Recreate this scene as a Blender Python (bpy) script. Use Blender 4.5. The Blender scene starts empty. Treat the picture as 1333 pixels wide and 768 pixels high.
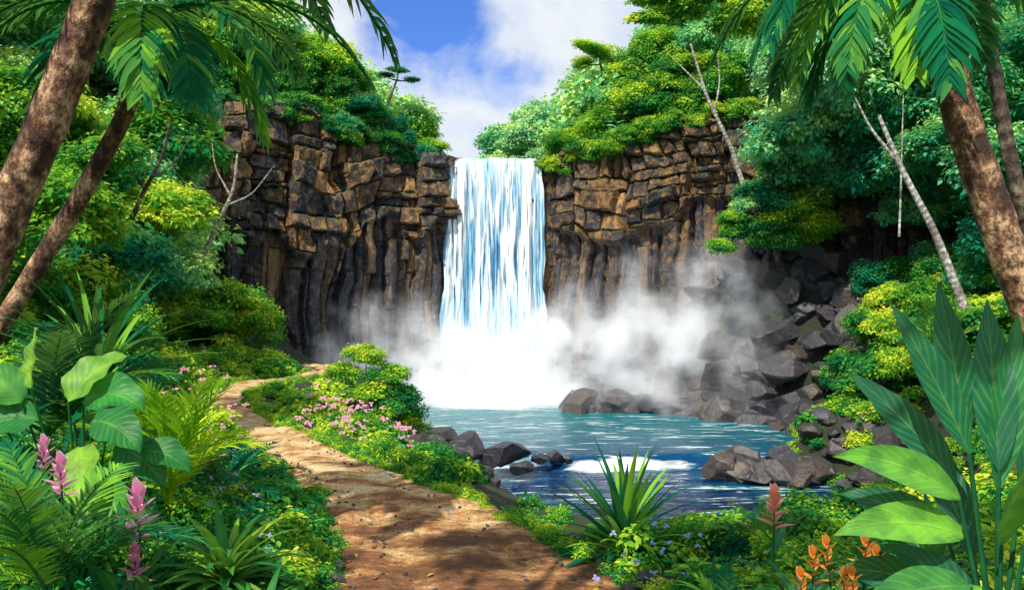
import bpy, math, random
import numpy as np
from mathutils import Vector, Matrix
rng=np.random.default_rng(11); random.seed(5)
SC=bpy.context.scene
# ---------------------------------------------------------------- helpers
def hsh(a,b,c,seed):
    n=(a.astype(np.int64)*374761393+b.astype(np.int64)*668265263+c.astype(np.int64)*2147483647+seed*1274126177)&0xFFFFFFFF
    n=((n^(n>>13))*1274126177)&0xFFFFFFFF
    n=((n^(n>>16))*2246822519)&0xFFFFFFFF
    return ((n^(n>>15))&0xFFFFFF)/float(0xFFFFFF)
def vn(x,y,z=0.0,seed=0):
    x,y,z=np.broadcast_arrays(np.asarray(x,float),np.asarray(y,float),np.asarray(z,float))
    xi,yi,zi=np.floor(x),np.floor(y),np.floor(z)
    fx,fy,fz=x-xi,y-yi,z-zi
    fx,fy,fz=[f*f*(3-2*f) for f in (fx,fy,fz)]
    r=0
    for i in (0,1):
        for j in (0,1):
            for k in (0,1):
                w=(fx if i else 1-fx)*(fy if j else 1-fy)*(fz if k else 1-fz)
                r=r+w*hsh(xi+i,yi+j,zi+k,seed)
    return r*2-1
def fbm(x,y,z=0.0,o=4,seed=0):
    r=0;a=.5
    for i in range(o):
        r=r+a*vn(np.asarray(x)*2**i,np.asarray(y)*2**i,np.asarray(z)*2**i,seed+i*17); a*=.5
    return r
def sstep(a,b,x):
    t=np.clip((x-a)/(b-a),0,1); return t*t*(3-2*t)
def nrm(v): 
    v=np.asarray(v,float); return v/np.maximum(np.linalg.norm(v,axis=-1,keepdims=True),1e-9)
class MB:
    def __init__(s): s.V=[];s.F=[];s.T=[];s.U=[];s.C=[];s.n=0
    def add(s,v,f,tint=.5,uv=None,col=None):
        v=np.asarray(v,float).reshape(-1,3); f=np.asarray(f,int)
        s.V.append(v); s.F.append(f+s.n); s.n+=len(v)
        s.T.append(np.broadcast_to(np.asarray(tint,float),(len(v),)))
        s.U.append(np.zeros((len(v),3)) if uv is None else uv)
        s.C.append(np.ones((len(v),3)) if col is None else np.broadcast_to(col,(len(v),3)))
    def inst(s,tv,tf,tu,M,pos,tint):
        k=len(pos);n=len(tv)
        v=np.einsum('kij,nj->kni',M,tv)+pos[:,None]
        f=(tf[None]+(np.arange(k)*n)[:,None,None]).reshape(-1,tf.shape[1])
        s.add(v.reshape(-1,3),f,np.repeat(tint,n),np.tile(tu,(k,1)))
    def mesh(s,name,mat=None,smooth=True):
        me=bpy.data.meshes.new(name)
        V=np.concatenate(s.V); me.vertices.add(len(V)); me.vertices.foreach_set('co',V.ravel().astype(np.float32))
        loops=np.concatenate([f.ravel() for f in s.F]); tot=np.concatenate([np.full(len(f),f.shape[1]) for f in s.F])
        st=np.concatenate([[0],np.cumsum(tot)[:-1]])
        me.loops.add(len(loops)); me.loops.foreach_set('vertex_index',loops.astype(np.int32))
        me.polygons.add(len(tot)); me.polygons.foreach_set('loop_start',st.astype(np.int32))
        me.polygons.foreach_set('use_smooth',np.full(len(tot),smooth))
        me.update(calc_edges=True); me.validate()
        a=me.attributes.new('tint','FLOAT','POINT'); a.data.foreach_set('value',np.concatenate(s.T).astype(np.float32))
        a=me.attributes.new('luv','FLOAT_VECTOR','POINT'); a.data.foreach_set('vector',np.concatenate(s.U).ravel().astype(np.float32))
        C=np.concatenate(s.C); C=np.concatenate([C,np.ones((len(C),1))],1)
        a=me.attributes.new('rock','FLOAT_COLOR','POINT'); a.data.foreach_set('color',C.ravel().astype(np.float32))
        if mat: me.materials.append(mat)
        return me
    def obj(s,name,mat=None,smooth=True,parent=None):
        return link(name,s.mesh(name,mat,smooth),parent)
def link(name,data,parent=None):
    o=bpy.data.objects.new(name,data); SC.collection.objects.link(o)
    if parent: o.parent=parent
    return o
def empty(name,loc=(0,0,0)):
    o=link(name,None); o.location=loc; o.empty_display_size=.2; return o
def grid_faces(nr,nc,off=0):
    i=np.arange((nr-1)*nc).reshape(nr-1,nc)[:,:-1].ravel()
    return np.stack([i,i+1,i+nc+1,i+nc],1)+off
# ---------------------------------------------------------------- node helpers
class NT:
    def __init__(s,tree): s.t=tree; tree.nodes.clear()
    def n(s,t,inp=None,**kw):
        nd=s.t.nodes.new(t)
        for k,v in kw.items(): setattr(nd,k,v)
        if inp:
            for k,v in inp.items():
                sk=nd.inputs[k]
                if isinstance(v,bpy.types.NodeSocket): s.t.links.new(v,sk)
                else: sk.default_value=v
        return nd
    def m(s,op,a,b=0.0,c=0.0,clamp=False):
        nd=s.t.nodes.new('ShaderNodeMath'); nd.operation=op; nd.use_clamp=clamp
        for i,v in enumerate((a,b,c)):
            if isinstance(v,bpy.types.NodeSocket): s.t.links.new(v,nd.inputs[i])
            else: nd.inputs[i].default_value=v
        return nd.outputs[0]
    def ramp(s,f,stops,interp='LINEAR'):
        nd=s.t.nodes.new('ShaderNodeValToRGB'); cr=nd.color_ramp; cr.interpolation=interp
        while len(cr.elements)<len(stops): cr.elements.new(.5)
        for e,(p,c) in zip(cr.elements,stops):
            e.position=p; e.color=(*c,1) if len(c)==3 else c
        s.t.links.new(f,nd.inputs[0]); return nd.outputs[0]
    def mix(s,f,a,b,bt='MIX'):
        nd=s.t.nodes.new('ShaderNodeMix'); nd.data_type='RGBA'; nd.blend_type=bt
        for i,v in ((0,f),(6,a),(7,b)):
            if isinstance(v,bpy.types.NodeSocket): s.t.links.new(v,nd.inputs[i])
            else: nd.inputs[i].default_value=v if i==0 else (*v,1) if len(v)==3 else v
        return nd.outputs[2]
def newmat(name):
    m=bpy.data.materials.new(name); m.use_nodes=True; return m,NT(m.node_tree)
def g3(v): return (v,v,v)
def noise(t,vec,scale,detail=3,rough=.5,dist=0.0):
    return t.n('ShaderNodeTexNoise',{'Vector':vec,'Scale':scale,'Detail':detail,'Roughness':rough,'Distortion':dist}).outputs[0]
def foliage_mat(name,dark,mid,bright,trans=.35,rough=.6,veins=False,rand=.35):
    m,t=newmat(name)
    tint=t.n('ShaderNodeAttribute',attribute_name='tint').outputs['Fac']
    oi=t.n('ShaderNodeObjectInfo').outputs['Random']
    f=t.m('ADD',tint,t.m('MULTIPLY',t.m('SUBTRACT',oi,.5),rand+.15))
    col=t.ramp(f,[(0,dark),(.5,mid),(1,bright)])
    if veins:
        geo=t.n('ShaderNodeNewGeometry')
        luv=t.n('ShaderNodeAttribute',attribute_name='luv').outputs['Vector']
        sp=t.n('ShaderNodeSeparateXYZ',{0:luv})
        au=t.m('ABSOLUTE',sp.outputs[0])
        rib=t.m('SUBTRACT',1,t.m('DIVIDE',au,.08),clamp=True)
        ph=t.m('SUBTRACT',t.m('MULTIPLY',sp.outputs[1],62),t.m('MULTIPLY',au,15))
        lat=t.m('POWER',t.m('ADD',t.m('MULTIPLY',t.m('SINE',ph),.5),.5),4)
        w=t.m('MAXIMUM',t.m('MULTIPLY',rib,.8),t.m('MULTIPLY',lat,.28))
        col=t.mix(t.m('MULTIPLY',au,.35),col,dark)
        col=t.mix(w,col,t.mix(.5,col,(.50,.75,.18)))
        nb=t.n('ShaderNodeBump',{'Strength':.5,'Distance':.01,'Height':w}).outputs[0]
        fine=noise(t,geo.outputs['Position'],9,3)
        col=t.mix(t.ramp(fine,[(.4,g3(.45)),(.6,g3(0))]),col,dark)
        p=t.n('ShaderNodeBsdfPrincipled',{'Base Color':col,'Roughness':rough,'Specular IOR Level':.25,'Normal':nb})
    else:
        p=t.n('ShaderNodeBsdfDiffuse',{'Color':col})
    tr=t.n('ShaderNodeBsdfTranslucent',{'Color':t.mix(.45,col,(.32,.6,.04))})
    mx=t.n('ShaderNodeMixShader',{0:trans,1:p.outputs[0],2:tr.outputs[0]})
    t.n('ShaderNodeOutputMaterial',{'Surface':mx.outputs[0]})
    return m
F_DARK=foliage_mat('leaf_dark',(.004,.08,.05),(.015,.20,.07),(.12,.46,.05))
F_MID=foliage_mat('leaf_mid',(.006,.13,.06),(.06,.36,.06),(.48,.74,.05))
F_BRI=foliage_mat('leaf_bright',(.01,.22,.06),(.24,.56,.05),(.86,.90,.08),trans=.4)
F_TEAL=foliage_mat('leaf_teal',(.004,.16,.12),(.03,.38,.18),(.32,.72,.18))
F_HAZE=foliage_mat('leaf_haze_tint',(.06,.42,.24),(.30,.68,.26),(.78,.92,.25),trans=.3)  # haze painted into the leaf colour as paler green
F_HAZE_PALE=foliage_mat('leaf_haze_pale',(.20,.54,.36),(.42,.74,.38),(.72,.90,.36),trans=.3)  # palest leaves, more distance haze painted into the colour
F_BROAD=foliage_mat('broad_leaf',(.002,.09,.06),(.01,.25,.07),(.26,.70,.05),trans=.3,rough=.42,veins=True,rand=.1)
F_BROADL=foliage_mat('broad_leaf_light',(.004,.13,.05),(.04,.37,.05),(.46,.78,.06),trans=.35,rough=.42,veins=True,rand=.1)
F_PALM=foliage_mat('palm_leaf',(.003,.07,.06),(.01,.20,.08),(.32,.68,.05),trans=.35,rand=.1)
F_FERNY=foliage_mat('fern_leaf_yellow',(.05,.28,.02),(.32,.62,.03),(.72,.86,.05),trans=.4,rand=.1)
F_LITTER=foliage_mat('fallen_leaf',(.12,.06,.02),(.35,.18,.04),(.45,.40,.06),trans=.1,rand=.1)
def flower_mat(name,a,b):
    m,t=newmat(name)
    sp=t.n('ShaderNodeSeparateXYZ',{0:t.n('ShaderNodeAttribute',attribute_name='luv').outputs['Vector']})
    col=t.ramp(sp.outputs[1],[(0,a),(1,b)])
    p=t.n('ShaderNodeBsdfPrincipled',{'Base Color':col,'Roughness':.5})
    tr=t.n('ShaderNodeBsdfTranslucent',{'Color':col})
    mx=t.n('ShaderNodeMixShader',{0:.35,1:p.outputs[0],2:tr.outputs[0]})
    t.n('ShaderNodeOutputMaterial',{'Surface':mx.outputs[0]}); return m
FL_PINK=flower_mat('pink_petal',(.78,.14,.40),(.95,.58,.75))
FL_ORANGE=flower_mat('orange_petal',(.88,.20,.03),(.95,.50,.08))
FL_CORAL=flower_mat('coral_petal',(.85,.25,.12),(.92,.48,.42))
FL_LILAC=flower_mat('lilac_petal',(.25,.3,.75),(.45,.5,.88))
def bark_mat(name,a,b,c,scale=3):
    m,t=newmat(name)
    geo=t.n('ShaderNodeNewGeometry').outputs['Position']
    mp=t.n('ShaderNodeMapping',{0:geo,'Scale':(1,1,.7)}).outputs[0]
    n1=noise(t,mp,scale,5,.65); n2=noise(t,mp,scale*5,4,.7)
    luv=t.n('ShaderNodeSeparateXYZ',{0:t.n('ShaderNodeAttribute',attribute_name='luv').outputs['Vector']})
    col=t.ramp(n1,[(.40,a),(.5,b),(.60,c)])
    col=t.mix(t.m('MULTIPLY',t.ramp(n2,[(.42,g3(1)),(.56,g3(0))]),.75),col,(a[0]*.4,a[1]*.4,a[2]*.4))
    ring=t.m('SINE',t.m('ADD',t.m('MULTIPLY',luv.outputs[1],42),t.m('MULTIPLY',n1,9)))
    bh=t.m('ADD',t.m('MULTIPLY',ring,.25),n2)
    bp=t.n('ShaderNodeBump',{'Strength':.8,'Distance':.03,'Height':bh})
    p=t.n('ShaderNodeBsdfPrincipled',{'Base Color':col,'Roughness':.85,'Normal':bp.outputs[0]})
    t.n('ShaderNodeOutputMaterial',{'Surface':p.outputs[0]}); return m
BARK=bark_mat('palm_bark',(.06,.028,.02),(.26,.13,.07),(.72,.45,.26),5)
BARKD=bark_mat('tree_bark',(.04,.03,.025),(.12,.085,.06),(.25,.19,.14))
BARKW=bark_mat('pale_bark',(.28,.25,.23),(.5,.47,.43),(.7,.68,.63))
# ---------------------------------------------------------------- site layout (metres)
PY=np.array([-30,0,6.36,7.27,8.26,9.55,11.3,13.1,15.2,17.2,19.3,21.5,23.5,25,27.5])
PC=np.array([0.3,0.2,-.18,-.43,-.84,-1.5,-2.55,-3.6,-4.85,-5.95,-6.6,-6.35,-5.45,-5.3,-6.4])
PW=np.array([1.3,1.25,1.16,1.00,.88,.74,.62,.58,.55,.54,.60,.70,.66,.55,.35])
fy=np.arange(-30,27.6,.1)
def smooth(a,k=9): 
    p=np.pad(a,k,mode='edge'); return np.convolve(p,np.ones(2*k+1)/(2*k+1),'same')[k:-k]
fc=smooth(np.interp(fy,PY,PC),7); fw=smooth(np.interp(fy,PY,PW))
def path(y): return np.interp(y,fy,fc),np.interp(y,fy,fw)
POOL=np.array([(.8,11.8),(-.3,15),(-1.3,18),(-2.0,20),(-2.6,22),(-3.1,25),(-4.4,28),(-6.2,31),(-7.4,33),(-7.4,36),(-3.5,39),(2,39),(6,37),(6,33.5),(8.2,30.5),(10.2,28.8),(10.0,26.5),(8.0,24.6),(6.8,23.2),(7.8,21.6),(9.0,20.4),(8.4,17.5),(5.4,13.6),(2.8,11.8)],float)
def pool_sd(x,y):
    x=np.asarray(x,float);y=np.asarray(y,float); d=np.full(np.broadcast(x,y).shape,1e9); ins=np.zeros(d.shape,bool)
    n=len(POOL)
    for i in range(n):
        a=POOL[i];b=POOL[(i+1)%n]; e=b-a
        t=np.clip(((x-a[0])*e[0]+(y-a[1])*e[1])/(e@e),0,1)
        d=np.minimum(d,np.hypot(x-a[0]-t*e[0],y-a[1]-t*e[1]))
        c=((a[1]>y)!=(b[1]>y))
        with np.errstate(divide='ignore',invalid='ignore'):
            xi=a[0]+(y-a[1])*e[0]/(e[1] if e[1]!=0 else 1e-9)
        ins^=c&(x<xi)
    return np.where(ins,-d,d)
CX=np.array([-300,-60,-30,-15,-12,-8.5,-5.5,-3.0,-2.9,1.35,1.45,4,7,10,13,16,30,60,300])
CY=np.array([22,22,24,28,31,33.6,35.6,37.3,38.6,38.6,37.3,36,34.6,32.6,30,28,24,22,22])
def cliff_y(x): return np.interp(x,CX,CY)
def top_z(x): 
    a=np.abs(x+.8); return 8.1+1.3*sstep(2.0,8.5,a)+.9*sstep(9,20,a)
def H(x,y):
    x=np.asarray(x,float);y=np.asarray(y,float)
    c,w=path(y)
    L=np.maximum(c-w-.15-x,0); hl=.17*L+.04*L*L; hl=8.5*(1-np.exp(-hl/8.5))
    R=np.maximum(x-9.9,0); hr=.45*R+.06*R*R; hr=9.5*(1-np.exp(-hr/9.5))
    h=hl+hr
    h=h+.14*np.maximum(x-1.3,0)*(1-sstep(6,10,y))*(x<9.9)
    h=h-.35*sstep(.4,2.2,x-c-w)*sstep(7.5,10,y)*(1-sstep(30,32,y))
    h=h-.75*sstep(.5,2.0,x-c-w)*sstep(8.2,11.5,y)*(1-sstep(24,30,y))*(1-sstep(8.5,11,x))
    h=h+np.maximum(0,4.8-1.02*np.hypot(x-9.8,(y-32.0)))*sstep(1.5,8,x)
    edge=sstep(0,.6,np.abs(x-c)-w)
    h=h+edge*(.12*fbm(x*.8,y*.8,0,3,3)+.05)-.04
    sd=pool_sd(x,y)
    k=sstep(-.5,1.5,sd)
    h=-3.5*(1-k)+h*k
    cy=cliff_y(x); k2=sstep(.5,1.3,y-cy)
    tz=top_z(x)-.12+.25*fbm(x*.3,y*.3,0,3,9)*sstep(2.4,4,np.abs(x+.8))+.05*np.maximum(y-cy-6,0)*sstep(3,9,np.abs(x+.8))*(y<90)
    tz=np.minimum(tz,12)
    return h*(1-k2)+tz*k2
# ---------------------------------------------------------------- ground
xs=np.concatenate([-np.geomspace(400,16,26)[:-1],np.arange(-16,16.01,.2),np.geomspace(16,400,26)[1:]])
ys=np.concatenate([-np.geomspace(60,2,10)[:-1],np.arange(-2,42.01,.2),np.geomspace(42,600,30)[1:]])
X,Y=np.meshgrid(xs,ys); Z=H(X,Y)
mb=MB(); mb.add(np.stack([X,Y,Z],-1),grid_faces(len(ys),len(xs)))
m,t=newmat('forest_soil'); geo=t.n('ShaderNodeNewGeometry').outputs['Position']
n1=noise(t,geo,.7,4); n2=noise(t,geo,9,4,.65)
col=t.ramp(n1,[(.35,(.02,.03,.015)),(.5,(.03,.038,.02)),(.65,(.04,.03,.022))])
col=t.mix(t.ramp(n2,[(.4,g3(0)),(.65,g3(.6))]),col,(.02,.05,.018))
bp=t.n('ShaderNodeBump',{'Strength':.8,'Distance':.06,'Height':n2})
t.n('ShaderNodeOutputMaterial',{'Surface':t.n('ShaderNodeBsdfPrincipled',{'Base Color':col,'Roughness':.95,'Normal':bp.outputs[0]}).outputs[0]})
mb.obj('ground',m)
# path
yy=np.arange(-6,27.4,.05); aa=np.linspace(-1,1,49)
A,YY=np.meshgrid(aa,yy); c,w=path(YY)
w2=w*(1+.30*fbm(YY*1.3,np.sign(A)*5,0,4,21))
XX=c+A*(w2+.06)
def path_z(XX,YY,A): return .012+.06*fbm(XX*1.3,YY*1.3,0,5,31)-.05*np.abs(A)**6-.03*np.exp(-((np.abs(A)-.45)/.16)**2)
ZZ=path_z(XX,YY,A)
mb=MB(); mb.add(np.stack([XX,YY,ZZ],-1),grid_faces(len(yy),len(aa)))
m,t=newmat('dirt_path'); geo=t.n('ShaderNodeNewGeometry').outputs['Position']
mp=t.n('ShaderNodeMapping',{0:geo,'Scale':(.9,1.7,1)}).outputs[0]
n1=noise(t,mp,1.5,8,.68,.15); n2=noise(t,geo,34,4,.75); n4=noise(t,geo,7,5,.7)
sp=t.n('ShaderNodeSeparateXYZ',{0:geo})
far=t.n('ShaderNodeMapRange',{0:sp.outputs[1],1:6.0,2:11.0,3:-.06,4:.07}).outputs[0]
f=t.m('ADD',t.m('MULTIPLY',n1,.7),t.m('MULTIPLY',n4,.3))
col=t.ramp(t.m('ADD',f,far),[(.38,(.11,.042,.017)),(.47,(.32,.13,.045)),(.53,(.62,.33,.12)),(.60,(.90,.68,.36))])
col=t.mix(t.m('MULTIPLY',t.ramp(n2,[(.38,g3(1)),(.55,g3(0))]),.6),col,(.16,.07,.03))
vo=t.n('ShaderNodeTexVoronoi',{'Vector':geo,'Scale':22.0})
peb=t.ramp(vo.outputs['Distance'],[(.0,g3(1)),(.35,g3(0))])
hh=t.m('ADD',t.m('MULTIPLY',n4,1.0),t.m('ADD',t.m('MULTIPLY',n2,.6),t.m('MULTIPLY',peb,.35)))
bp=t.n('ShaderNodeBump',{'Strength':.9,'Distance':.05,'Height':hh})
t.n('ShaderNodeOutputMaterial',{'Surface':t.n('ShaderNodeBsdfPrincipled',{'Base Color':col,'Roughness':.92,'Normal':bp.outputs[0]}).outputs[0]})
mb.obj('dirt_path',m)
# ---------------------------------------------------------------- cliffs
m,t=newmat('cliff_rock'); ROCKM=m
gn=t.n('ShaderNodeNewGeometry'); geo=gn.outputs['Position']
base=t.n('ShaderNodeAttribute',attribute_name='rock').outputs['Color']
mpv=t.n('ShaderNodeMapping',{0:geo,'Scale':(2.4,2.4,.28)}).outputs[0]
nv=noise(t,mpv,1.5,5,.7); n2=noise(t,geo,3.2,5,.72,.4); n3=noise(t,geo,20,3,.65)
col=t.mix(t.ramp(nv,[(.43,g3(0)),(.59,g3(.85))]),base,(.018,.028,.055))
zz_=t.n('ShaderNodeSeparateXYZ',{0:geo}).outputs[2]
warm=t.n('ShaderNodeMapRange',{0:zz_,1:0.0,2:8.0,3:.18,4:.75}).outputs[0]
col=t.mix(t.m('MULTIPLY',t.ramp(n2,[(.49,g3(0)),(.62,g3(1))]),warm),col,(.60,.34,.12))
col=t.mix(t.m('MULTIPLY',t.ramp(n3,[(.38,g3(1)),(.52,g3(0))]),.5),col,(.02,.02,.03))
nzs=t.n('ShaderNodeSeparateXYZ',{0:gn.outputs['Normal']}).outputs[2]
moss=t.m('MULTIPLY',t.ramp(nzs,[(.45,g3(0)),(.8,g3(1))]),t.ramp(n2,[(.4,g3(0)),(.5,g3(.8))]))
col=t.mix(moss,col,(.05,.13,.02))
hh=t.m('ADD',t.m('MULTIPLY',n2,1.3),t.m('MULTIPLY',n3,.35))
bp=t.n('ShaderNodeBump',{'Strength':1.0,'Distance':.16,'Height':hh})
t.n('ShaderNodeOutputMaterial',{'Surface':t.n('ShaderNodeBsdfPrincipled',{'Base Color':col,'Roughness':.7,'Normal':bp.outputs[0]}).outputs[0]})
PAL=np.array([(.40,.20,.07),(.26,.13,.05),(.12,.095,.085),(.085,.08,.10),(.48,.27,.10),(.06,.06,.08),(.23,.145,.09),(.14,.085,.05)])
def cuts(r,a,b,lo,hi):
    l=[a]
    while l[-1]<b: l.append(l[-1]+r.uniform(lo,hi))
    return np.array(l)
def cliff(name,pts,seed,parent=None):
    r=np.random.default_rng(seed)
    pts=np.array(pts,float); seg=np.hypot(*np.diff(pts,axis=0).T); cs=np.concatenate([[0],np.cumsum(seg)])
    s=np.arange(0,cs[-1],.05); px=smooth(np.interp(s,cs,pts[:,0]),14); py=smooth(np.interp(s,cs,pts[:,1]),14)
    dx=np.gradient(px);dy=np.gradient(py);l=np.hypot(dx,dy); nx,ny=dy/l,-dx/l
    tz=top_z(px)+.35*fbm(s*.7,0,0,4,seed)+.1
    nz=240; v=np.linspace(0,1,nz)
    S,Vv=np.meshgrid(s,v); Zg=-3.4+(tz[None]+3.4)*Vv
    zs=4.9+.7*vn(S*.3,0,0,seed+1)+.8*vn(S*1.0,0,0,seed+2)
    wob=.35*vn(S*.5,Zg*.55,0,seed+5)+.12*vn(S*2.2,Zg*2.2,0,seed+6)
    sw=S+wob
    zw=Zg+.4*vn(S*.3,Zg*.2,0,seed+3)+.13*vn(S*1.3,Zg*1.5,0,seed+4)+.04*vn(S*5,Zg*5,0,seed+14)
    fb=cuts(r,-2,cs[-1]+3,.9,2.8); fi=np.clip(np.digitize(sw,fb)-1,0,len(fb)-2)
    fd=np.minimum(sw-fb[fi],fb[fi+1]-sw)
    secoff=r.uniform(-.3,.35,len(fb))
    dep=np.zeros_like(S); col=np.zeros(S.shape+(3,)); e=np.full_like(S,1.)
    cold=np.zeros_like(S); ccol=np.zeros_like(col)
    cp=np.array([(.10,.09,.11),(.26,.15,.08),(.07,.075,.10),(.34,.20,.09),(.05,.06,.09),(.15,.115,.10)])
    for q in range(len(fb)-1):
        mq=fi==q
        if not mq.any(): continue
        big=r.uniform(.7,1.5)
        rb=cuts(r,-5,13,.16*big,.85*big); zq=zw+r.uniform(-.2,.2)*(S-fb[q])
        ri=np.clip(np.digitize(zq,rb)-1,0,len(rb)-2)
        for k in range(len(rb)-1):
            mk=mq&(ri==k)
            if not mk.any(): continue
            b=cuts(r,fb[q]-.2,fb[q+1]+.4,.3,1.5); bi=np.clip(np.digitize(sw[mk],b)-1,0,len(b)-2)
            dsx=np.minimum(sw[mk]-b[bi],b[bi+1]-sw[mk]); dzz=np.minimum(zq[mk]-rb[k],rb[k+1]-zq[mk])
            e[mk]=np.minimum(np.minimum(dsx,dzz*1.1),fd[mk])
            bo=r.uniform(-.05,.38,len(b))+r.uniform(-.12,.15); tl=r.uniform(-.35,.35,len(b)); tv=r.uniform(-.5,.3,len(b))
            dep[mk]=bo[bi]+tl[bi]*(sw[mk]-b[bi]-.4)+tv[bi]*(zq[mk]-rb[k])
            pc=PAL[r.integers(0,len(PAL),len(b))]*r.uniform(.6,1.2,(len(b),1)); col[mk]=pc[bi]
        b=cuts(r,fb[q]-.3,fb[q+1]+.9,.16,.8); sc=S+.4*wob+.14*vn(S*1.2,Zg*.35,0,seed+7)
        bi=np.clip(np.digitize(sc[mq],b)-1,0,len(b)-2); wd=b[bi+1]-b[bi]; a=np.clip((sc[mq]-b[bi])/wd,0,1)
        co=r.uniform(-.1,.35,(len(b),6)); sh=r.uniform(0,2,len(b)); zi=np.clip(((Zg[mq]+4+sh[bi])/3.0).astype(int),0,5)
        zf=((Zg[mq]+4+sh[bi])/3.0)%1.0
        tlc=r.uniform(-.9,.9,len(b))
        cold[mq]=co[bi,zi]+tlc[bi]*(a-.5)*wd-.2*wd*np.abs(2*a-1)**2-.15*(1-sstep(0,.06,np.minimum(a,1-a)*wd))-.10*(1-sstep(0,.05,np.minimum(zf,1-zf)*3.0))
        ccol[mq]=(cp[r.integers(0,len(cp),len(b))]*r.uniform(.6,1.2,(len(b),1)))[bi]
    strat=dep+.25-.24*(1-sstep(0,.07,e))
    wet=sstep(4,-1.5,Zg)[...,None]; ccol=ccol*(1-.5*wet)+np.array([.015,.03,.06])*.6*wet
    k=sstep(-.15,.15,Zg-zs)[...,None]
    D=(strat*k[...,0]+(cold-.15)*(1-k[...,0]))+secoff[fi]-.25*(1-sstep(0,.12,fd))
    D=D+.22*fbm(S*1.5,Zg*1.5,0,5,seed+8)*(.6+.4*k[...,0])+.5*fbm(S*.35,Zg*.25,0,2,seed+9)+.3*sstep(2,-3,Zg)
    C=col*k+ccol*(1-k)
    C=C*(1+.5*fbm(S*1.1,Zg*.6,0,3,seed+19)[...,None])
    P=np.stack([px[None]+nx[None]*D,py[None]+ny[None]*D,Zg],-1)
    caps=[]
    for back,dzc in ((.25,.06),(.9,.05),(2.0,-.25)):
        caps.append(np.stack([px-nx*back,py-ny*back,tz+dzc],-1))
    P=np.concatenate([P,np.array(caps)]); C=np.concatenate([C,np.tile(C[-1:],(3,1,1))])
    mb=MB(); mb.add(P,grid_faces(P.shape[0],P.shape[1]),col=np.clip(C,.01,1).reshape(-1,3))
    return mb.obj(name,ROCKM,smooth=False,parent=parent)
cliff('rock_cliff',[(-22,25.5),(-15,28),(-12,30.8),(-8.5,33.4),(-5.5,35.4),(-3.0,37.0),(-2.75,37.8),(-2.7,39.5)],3)
cliff('rock_cliff',[(1.2,39.5),(1.25,37.8),(1.5,37.0),(4,35.8),(7,34.4),(10,32.4),(13,29.8),(16,27.8),(24,24.5)],8)
cliff('rock_cliff',[(-3.4,38.7),(1.9,38.7)],13)
# ---------------------------------------------------------------- water
def stream_z(x,y):
    yc=23.3+.5*vn(x*.5,0,0,5)+.05*(x-3)
    return -2.2-.34*(1-sstep(-.35,.25,y-yc)), y-yc
xs2=np.arange(-9,11.01,.08); ys2=np.arange(10.5,40,.08)
X,Y=np.meshgrid(xs2,ys2); Z,dy_=stream_z(X,Y)
d=np.hypot(X+.8,(Y-36.5)*1.0)
Z=Z+.04*fbm(X*.9,Y*1.8,0,4,41)+.05*np.exp(-d/3)*fbm(X*3,Y*3,0,3,44)+.06*np.exp(-(dy_/.7)**2)*fbm(X*2.5,Y*2.5,0,3,47)
foam=np.exp(-(np.maximum(d-2.0,0)/2.6))
rapid=np.exp(-((dy_+.15)/.40)**2)*(1.0+.35*vn(X*.9,0,0,77))
mb=MB(); mb.add(np.stack([X,Y,Z],-1),grid_faces(len(ys2),len(xs2)),tint=foam.ravel(),uv=np.stack([rapid.ravel(),dy_.ravel(),0*dy_.ravel()],-1))
m,t=newmat('pool_water'); geo=t.n('ShaderNodeNewGeometry').outputs['Position']
fo=t.n('ShaderNodeAttribute',attribute_name='tint').outputs['Fac']
sp=t.n('ShaderNodeSeparateXYZ',{0:t.n('ShaderNodeAttribute',attribute_name='luv').outputs['Vector']})
mp=t.n('ShaderNodeMapping',{0:geo,'Scale':(.22,1.4,1)}).outputs[0]
n1=noise(t,mp,1.1,4,.6,.6); n2=noise(t,mp,4.0,4,.6,.3)
up=t.n('ShaderNodeMapRange',{0:sp.outputs[1],1:-3.5,2:9.0}).outputs[0]
deep=t.ramp(up,[(0,(.0005,.014,.075)),(.26,(.001,.04,.14)),(.36,(.001,.085,.16)),(.7,(.001,.12,.17)),(1,(.002,.17,.21))])
col=t.mix(t.ramp(n1,[(.48,g3(0)),(.62,g3(.6))]),deep,(.003,.22,.27))
fm=t.m('ADD',t.m('MULTIPLY',fo,.75),t.m('MULTIPLY',sp.outputs[0],.44))
fm=t.m('ADD',t.m('ADD',fm,t.m('MULTIPLY',n2,.55)),t.m('MULTIPLY',n1,.5))
foamf=t.ramp(fm,[(.84,g3(0)),(1.0,g3(1))])
str_=t.ramp(t.m('ADD',n2,t.m('MULTIPLY',n1,.4)),[(.79,g3(0)),(.84,g3(.75))])
foamf=t.m('MAXIMUM',foamf,str_)
col=t.mix(foamf,col,(.82,.88,.9))
rg=t.m('ADD',.12,t.m('MULTIPLY',foamf,.5))
nb=noise(t,t.n('ShaderNodeMapping',{0:geo,'Scale':(.5,1.9,1)}).outputs[0],3.2,3,.6,.4)
bp=t.n('ShaderNodeBump',{'Strength':.55,'Distance':.10,'Height':nb})
t.n('ShaderNodeOutputMaterial',{'Surface':t.n('ShaderNodeBsdfPrincipled',{'Base Color':col,'Roughness':rg,'IOR':1.33,'Specular IOR Level':.22,'Normal':bp.outputs[0]}).outputs[0]})
mb.obj('pool_water',m)
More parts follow.
